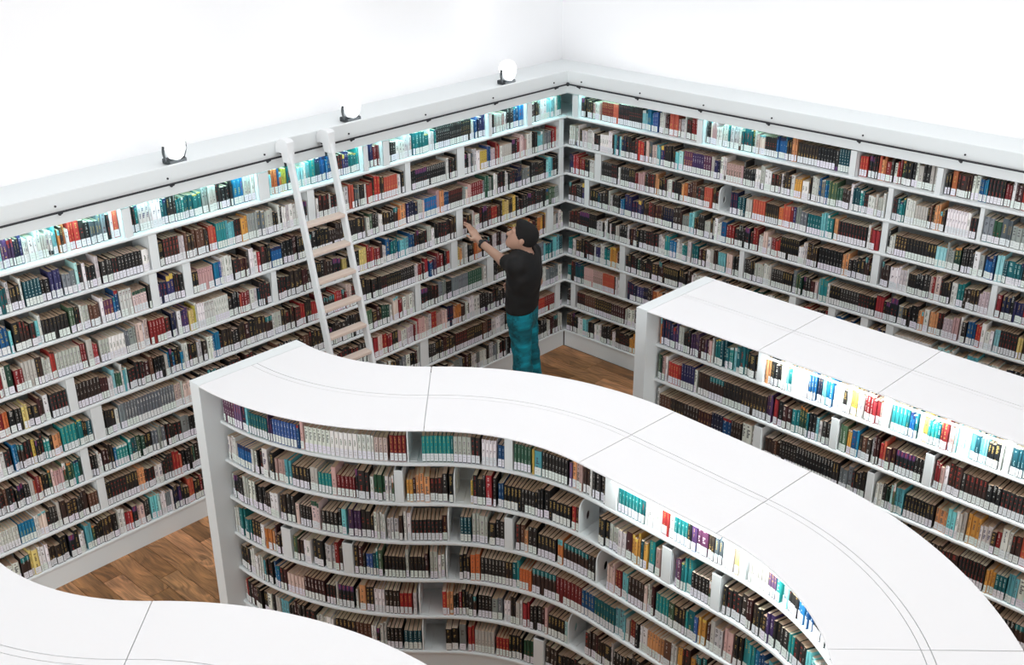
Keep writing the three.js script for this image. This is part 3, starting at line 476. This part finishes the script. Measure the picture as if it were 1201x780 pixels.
// ---------------------------------------------------------------- ladder hung on the rail
{
  const t = thing('ladder', 'white ladder with pale wooden rungs hooked on the rail and leaning on the shelves', 'ladder');
  const TOPY = 2.6, slope = 0.2, X0 = 0.105, at = (y, z) => V(X0 + (TOPY - y) * slope, y, z), len = Math.hypot(TOPY, TOPY * slope), tilt = Math.atan(slope), Z = [3.06, 2.705];
  for (const z of Z) {
    const g = rbox(0.06, len - 0.012, 0.026, 0.006); g.rotateZ(tilt); const m = at(TOPY / 2 + 0.004, z); g.translate(m.x, m.y, m.z);
    part('stile', g, M.whitePlastic, t);
    const s = new THREE.Shape([[0.136, 2.5], [0.138, 2.636], [0.12, 2.65], [0.062, 2.65], [0.022, 2.625], [0.008, 2.59], [0.01, 2.552], [0.026, 2.56], [0.072, 2.56], [0.086, 2.5]].map(([x, y]) => new THREE.Vector2(x, y)));
    const h = new THREE.ExtrudeGeometry(s, { depth: 0.05, bevelEnabled: true, bevelSize: 0.006, bevelThickness: 0.006, bevelSegments: 2 }); h.translate(0, 0, z - 0.025);
    const hk = part('hook_cap', h, M.whitePlastic, t);
    part('hook', tube([V(0.02, 2.541, z), V(0.042, 2.541, z), V(0.058, 2.518, z), V(0.064, 2.48, z), V(0.066, 2.455, z)], 0.0085, 20, 8), M.darkMetal, hk);
  }
  for (let i = 0; i < 10; i++) { const y = 2.055 - i * 0.2035, m = at(y, (Z[0] + Z[1]) / 2), g = rbox(0.075, 0.026, Z[0] - Z[1] - 0.024, 0.005); g.translate(m.x, m.y, m.z); part('rung', g, M.rung, t); }
  for (const z of Z) { const m = at(0.012, z); part('rubber_foot', rbox(0.07, 0.024, 0.034, 0.006, m.x, 0.012, z), M.black, t); }
}

// ---------------------------------------------------------------- flood lamps on the bookcase top, lighting the wall
[3.771, 2.286, 0.601].forEach((z, i) => {
  const t = thing('flood_lamp', ['round white flood lamp on the bookcase top, farthest from the corner', 'round white flood lamp on the bookcase top, between two others', 'round white flood lamp on the bookcase top, beside the room corner'][i], 'lamp');
  t.position.set(-0.16, 2.591, z);
  part('base', rbox(0.1, 0.035, 0.13, 0.008, 0, 0.0175, 0), M.black, t);
  const yoke = part('yoke', tube([V(0.02, 0.03, 0.075), V(0.02, 0.09, 0.086), V(0.02, 0.13, 0.08)], 0.009, 12, 8), M.black, t);
  part('yoke_arm', tube([V(0.02, 0.03, -0.06), V(0.02, 0.09, -0.082), V(0.02, 0.13, -0.082)], 0.006, 12, 8), M.black, yoke);
  part('housing', new THREE.LatheGeometry([[0, 0.03], [0.035, 0.032], [0.055, 0.05], [0.072, 0.09], [0.078, 0.105], [0.074, 0.105], [0.05, 0.055], [0, 0.04]].map(([a, b]) => new THREE.Vector2(a, b)), 28).translate(0.015, 0, 0), M.whitePlastic, t);
  part('lamp_globe', new THREE.SphereGeometry(0.074, 24, 16).translate(0.015, 0.13, 0), M.glass, t);
  const l = new THREE.SpotLight(0xffffff, FLOOD_LIGHT, 0, 1.15, 1); l.position.set(-0.145, 2.591 + 0.215, z); l.target.position.set(-0.5, 4.2, z); l.shadow.radius = 3; l.castShadow = true; scene.add(l, l.target);
});

// ---------------------------------------------------------------- the reader
{
  const t = thing('person', 'person in black t-shirt and teal jeans reaching for a book on the wall shelf', 'person');
  t.position.set(0.64, 0, 1.27); t.rotation.y = 0.45;
  const cap = (p, a, b, ra, rb) => { const ax = b[0] - a[0], ay = b[1] - a[1], az = b[2] - a[2], px = p[0] - a[0], py = p[1] - a[1], pz = p[2] - a[2], h = Math.max(0, Math.min(1, (px * ax + py * ay + pz * az) / (ax * ax + ay * ay + az * az))), dx = px - ax * h, dy = py - ay * h, dz = pz - az * h; return Math.hypot(dx, dy, dz) - (ra + (rb - ra) * h); };
  const ell = (p, c, r) => { const x = (p[0] - c[0]) / r[0], y = (p[1] - c[1]) / r[1], z = (p[2] - c[2]) / r[2], k = Math.hypot(x, y, z); return (k - 1) * Math.min(...r); };
  const smin = (a, b, k) => { const h = Math.max(k - Math.abs(a - b), 0) / k; return Math.min(a, b) - h * h * k * 0.25; };
  function mesh(sdf, lo, hi, cell) {
    const size = Math.max(hi[0] - lo[0], hi[1] - lo[1], hi[2] - lo[2]) + cell * 4, n = Math.ceil(size / cell), mc = new MarchingCubes(n, M.skin, false, false, 300000), c = [0, 1, 2].map((i) => (lo[i] + hi[i]) / 2), half = size / 2;
    mc.isolation = 0;
    for (let k = 0; k < n; k++) for (let j = 0; j < n; j++) for (let i = 0; i < n; i++) { const p = [c[0] + (i - n / 2) / (n / 2) * half, c[1] + (j - n / 2) / (n / 2) * half, c[2] + (k - n / 2) / (n / 2) * half]; const out = p.some((v, q) => v < lo[q] - cell * 1.5 || v > hi[q] + cell * 1.5); mc.field[i + j * n + k * n * n] = out ? -0.1 : -sdf(p); }
    mc.update();
    const g = new THREE.BufferGeometry(), pos = mc.positionArray.slice(0, mc.count * 3), nor = mc.normalArray.slice(0, mc.count * 3);
    for (let i = 0; i < pos.length; i += 3) for (let q = 0; q < 3; q++) pos[i + q] = pos[i + q] * half + c[q];
    g.setAttribute('position', new THREE.BufferAttribute(pos, 3)); g.setAttribute('normal', new THREE.BufferAttribute(nor, 3));
    const uv = new Float32Array(mc.count * 2); for (let i = 0; i < mc.count; i++) { uv[2 * i] = (pos[3 * i] + pos[3 * i + 2]) * 3; uv[2 * i + 1] = pos[3 * i + 1] * 3; }
    g.setAttribute('uv', new THREE.BufferAttribute(uv, 2));
    return g;
  }
  // joints; forward is -x, the reader's left is +z
  const J = { hip: [-0.005, 0.93, 0], waist: [-0.005, 1.08, 0], chest: [0.015, 1.29, 0], neck: [0.03, 1.45, 0], head: [-0.005, 1.592, 0.01],
    sl: [0.0, 1.415, 0.172], el: [-0.18, 1.365, -0.04], wl: [-0.423, 1.45, -0.182], sr: [0.02, 1.41, -0.185], er: [0.06, 1.15, -0.2], wr: [-0.10, 1.10, -0.2] };
  const legs = [[0.085, 0.045, 0.07], [-0.085, 0.06, 0.1]].map(([z, kx, ax]) => ({ h: [0, 0.92, z], k: [kx - 0.02, 0.5, z * 1.05], a: [ax + 0.03, 0.09, z * 1.1] }));
  const torso = (p, e) => { const q = [p[0] * 1.35, p[1], p[2]]; const w = (c) => [c[0] * 1.35, c[1], c[2]];
    let d = cap([q[0], q[1], q[2] * 0.78], w(J.chest), w([0.0, 1.38, 0]), 0.155 + e, 0.14 + e);
    d = smin(d, cap([q[0], q[1], q[2] * 0.82], w(J.waist), w(J.chest), 0.145 + e, 0.155 + e), 0.08);
    d = smin(d, cap([q[0], q[1], q[2] * 0.82], w(J.hip), w(J.waist), 0.148 + e, 0.145 + e), 0.08);
    return d; };
  const arm = (p, s, el, w, e, part) => { let d = cap(p, s, el, 0.056 + e, 0.043 + e); if (part !== 'upper') d = smin(d, cap(p, el, w, 0.043 + e, 0.029 + e), 0.03); return d; };
  const leg = (p, l, e) => smin(cap(p, l.h, l.k, 0.085 + e, 0.058 + e), cap(p, l.k, l.a, 0.056 + e, 0.04 + e), 0.05);
  const body = (p) => { let d = torso(p, -0.012); d = smin(d, cap(p, J.neck, [0.01, 1.53, 0.005], 0.058, 0.054), 0.04); d = smin(d, arm(p, J.sl, J.el, J.wl, 0), 0.06); d = smin(d, arm(p, J.sr, J.er, J.wr, 0), 0.06); for (const l of legs) d = smin(d, leg(p, l, -0.008), 0.05); return d; };
  // head in its own frame: face towards -x, tipped up
  const hq = new THREE.Quaternion().setFromEuler(new THREE.Euler(0, 0.2, -0.5)), hi = hq.clone().invert();
  const headLocal = (p) => { const v = V(p[0] - J.head[0], p[1] - J.head[1], p[2] - J.head[2]).applyQuaternion(hi); return [v.x, v.y, v.z]; };
  const headShape = (q) => { let d = ell(q, [0.012, 0.03, 0], [0.098, 0.1, 0.078]); d = smin(d, ell(q, [-0.03, -0.045, 0], [0.066, 0.072, 0.058]), 0.05); d = smin(d, ell(q, [-0.062, -0.088, 0], [0.03, 0.025, 0.03]), 0.03);
    d = smin(d, cap(q, [-0.092, 0.02, 0], [-0.112, -0.022, 0], 0.009, 0.015), 0.016); d = smin(d, cap(q, [-0.086, 0.034, -0.032], [-0.086, 0.034, 0.032], 0.012, 0.012), 0.014);
    for (const z of [-1, 1]) { d = Math.max(d, -ell(q, [-0.098, 0.016, 0.03 * z], [0.014, 0.009, 0.016])); d = smin(d, ell(q, [-0.086, 0.014, 0.03 * z], [0.01, 0.01, 0.012]), 0.004); d = smin(d, ell(q, [0.008, 0.0, 0.08 * z], [0.02, 0.033, 0.01]), 0.008); }
    d = smin(d, cap(q, [-0.094, -0.052, -0.016], [-0.094, -0.052, 0.016], 0.007, 0.007), 0.008); d = smin(d, cap(q, [-0.09, -0.066, -0.014], [-0.09, -0.066, 0.014], 0.008, 0.008), 0.008);
    return d; };
  const headField = (p) => smin(headShape(headLocal(p)), cap(p, J.neck, [0.008, 1.54, 0.006], 0.058, 0.054), 0.03);
  // left hand on a book spine: palm, four fingers forward, thumb from the side
  const W = J.wl, H = (f, u, s) => [W[0] - f * 0.94 - s * 0.345, W[1] + u, W[2] - f * 0.345 + s * 0.94];
  const fingers = [[0.032, [0.075, 0.082, 0.036], [0.108, 0.122, 0.034], [0.142, 0.128, 0.03]], [0.011, [0.084, 0.088, 0.012], [0.122, 0.132, 0.01], [0.158, 0.136, 0.006]], [-0.011, [0.08, 0.078, -0.012], [0.116, 0.118, -0.014], [0.15, 0.12, -0.018]], [-0.031, [0.07, 0.06, -0.034], [0.1, 0.09, -0.036], [0.128, 0.09, -0.04]]];
  const handField = (p) => { let d = cap(p, W, H(0.03, 0.03, 0), 0.029, 0.027); for (const [s] of fingers) d = smin(d, cap(p, H(0.022, 0.022, s * 0.5), H(0.072, 0.072, s), 0.017, 0.0135), 0.014);
    for (const [s, a, b, c] of fingers) { d = smin(d, Math.min(cap(p, H(0.068, 0.07, s), H(...a), 0.0105, 0.0098), cap(p, H(...a), H(...b), 0.0098, 0.009), cap(p, H(...b), H(...c), 0.009, 0.0078)), 0.006); }
    d = smin(d, cap(p, H(0.025, 0.03, 0.02), H(0.05, 0.03, 0.05), 0.015, 0.0115), 0.012); d = smin(d, cap(p, H(0.05, 0.03, 0.05), H(0.088, 0.052, 0.056), 0.0112, 0.009), 0.006); return d; };
  const WR = J.wr, G = (f, u, s) => [WR[0] - f, WR[1] + u, WR[2] + s];
  const handR = (p) => { let d = cap(p, WR, G(0.03, -0.01, 0.02), 0.028, 0.027); for (let k = 0; k < 4; k++) { const o = 0.03 - k * 0.02; d = smin(d, cap(p, G(0.02, o * 0.5, 0.015), G(0.065, o, 0.035), 0.016, 0.0125), 0.012); d = smin(d, cap(p, G(0.062, o, 0.034), G(0.092 - k * 0.004, o - 0.006, 0.062), 0.0098, 0.009), 0.006); d = smin(d, cap(p, G(0.092 - k * 0.004, o - 0.006, 0.062), G(0.096 - k * 0.005, o - 0.012, 0.09), 0.009, 0.008), 0.006); } d = smin(d, cap(p, G(0.02, 0.02, 0.01), G(0.04, 0.05, 0.025), 0.013, 0.011), 0.012); return smin(d, cap(p, G(0.04, 0.05, 0.025), G(0.07, 0.058, 0.05), 0.011, 0.009), 0.006); };
  const skin = mergeGeometries([mesh(body, [-0.5, 0.02, -0.32], [0.25, 1.58, 0.32], 0.014), mesh(headField, [-0.17, 1.40, -0.13], [0.17, 1.76, 0.15], 0.0045), mesh(handField, [W[0] - 0.2, W[1] - 0.05, W[2] - 0.13], [W[0] + 0.05, W[1] + 0.17, W[2] + 0.09], 0.0035), mesh(handR, [WR[0] - 0.14, WR[1] - 0.09, WR[2] - 0.06], [WR[0] + 0.04, WR[1] + 0.1, WR[2] + 0.13], 0.0035)]);
  part('body', skin, M.skin, t);
  const hair = (p) => { const q = headLocal(p); let d = smin(ell(q, [0.018, 0.038, 0], [0.106, 0.106, 0.087]), ell(q, [-0.045, 0.105, 0], [0.055, 0.034, 0.06]), 0.03); d = Math.max(d, -(headShape(q) + 0.004)); const face = ell(q, [-0.105, -0.03, 0], [0.075, 0.088, 0.1]); d = Math.max(d, -face); d = Math.max(d, -(q[1] + 0.048 - (q[0] < 0.03 ? 0.02 : 0))); for (const z of [-1, 1]) d = Math.max(d, -ell(q, [0.006, -0.01, 0.085 * z], [0.024, 0.036, 0.02])); return d; };
  part('hair', mesh(hair, [-0.13, 1.48, -0.12], [0.17, 1.76, 0.14], 0.0045), M.hair, t);
  const wob = (p) => 0.004 * Math.sin(p[1] * 46 + p[2] * 21) * Math.sin(p[0] * 33 + p[1] * 14);
  const shirt = (p) => { let d = torso(p, 0.012 + wob(p)); d = smin(d, smin(cap(p, [0.02, 1.43, 0.08], J.sl, 0.06, 0.07), cap(p, [0.02, 1.43, -0.08], J.sr, 0.06, 0.07), 0.03), 0.05);
    for (const [s, e] of [[J.sl, J.el], [J.sr, J.er]]) { const m = [0, 1, 2].map((i) => s[i] + (e[i] - s[i]) * 0.72); let a = cap(p, s, m, 0.072, 0.064); const n = [0, 1, 2].map((i) => e[i] - s[i]), l = Math.hypot(...n); a = Math.max(a, (n[0] * (p[0] - m[0]) + n[1] * (p[1] - m[1]) + n[2] * (p[2] - m[2])) / l); d = smin(d, a, 0.03); }
    d = Math.max(d, 0.995 - p[1]); d = Math.max(d, -cap(p, [0.025, 1.46, 0], [-0.01, 1.6, 0], 0.068, 0.085)); return d; };
  part('t_shirt', mesh(shirt, [-0.26, 0.99, -0.34], [0.24, 1.53, 0.34], 0.011), M.shirt, t);
  const jeans = (p) => { let d = Math.max(torso(p, 0.006), p[1] - 1.05); for (const l of legs) d = smin(d, leg(p, l, 0.014 + wob(p) * 1.4), 0.04); return Math.max(d, 0.075 - p[1]); };
  part('jeans', mesh(jeans, [-0.24, 0.07, -0.24], [0.24, 1.06, 0.24], 0.011), M.jeans, t);
  for (const l of legs) { const [ax, , az] = l.a; part('shoe', mesh((p) => { let d = smin(ell(p, [ax - 0.09, 0.045, az], [0.115, 0.048, 0.045]), ell(p, [ax, 0.055, az], [0.07, 0.06, 0.042]), 0.04); return Math.max(d, 0.003 - p[1]); }, [ax - 0.22, 0, az - 0.06], [ax + 0.09, 0.13, az + 0.06], 0.006), M.shoe, t); }
  { const a = V(...J.el), b = V(...J.wl), d = b.clone().sub(a).normalize(), c = b.clone().addScaledVector(d, -0.035), g = new THREE.TorusGeometry(0.034, 0.008, 10, 24); g.scale(1, 1, 1.5); g.applyQuaternion(new THREE.Quaternion().setFromUnitVectors(V(0, 0, 1), d)); g.translate(c.x, c.y, c.z);
    const w = part('watch', g, M.black, t); const f = new THREE.CylinderGeometry(0.018, 0.018, 0.009, 18); const out = V(0.1, 0.6, 0.77).normalize(); out.addScaledVector(d, -out.dot(d)).normalize(); f.applyQuaternion(new THREE.Quaternion().setFromUnitVectors(V(0, 1, 0), out)); const fc = c.clone().addScaledVector(out, 0.041); f.translate(fc.x, fc.y, fc.z); part('watch_face', f, M.darkMetal, w); }
}

renderer.render(scene, camera);
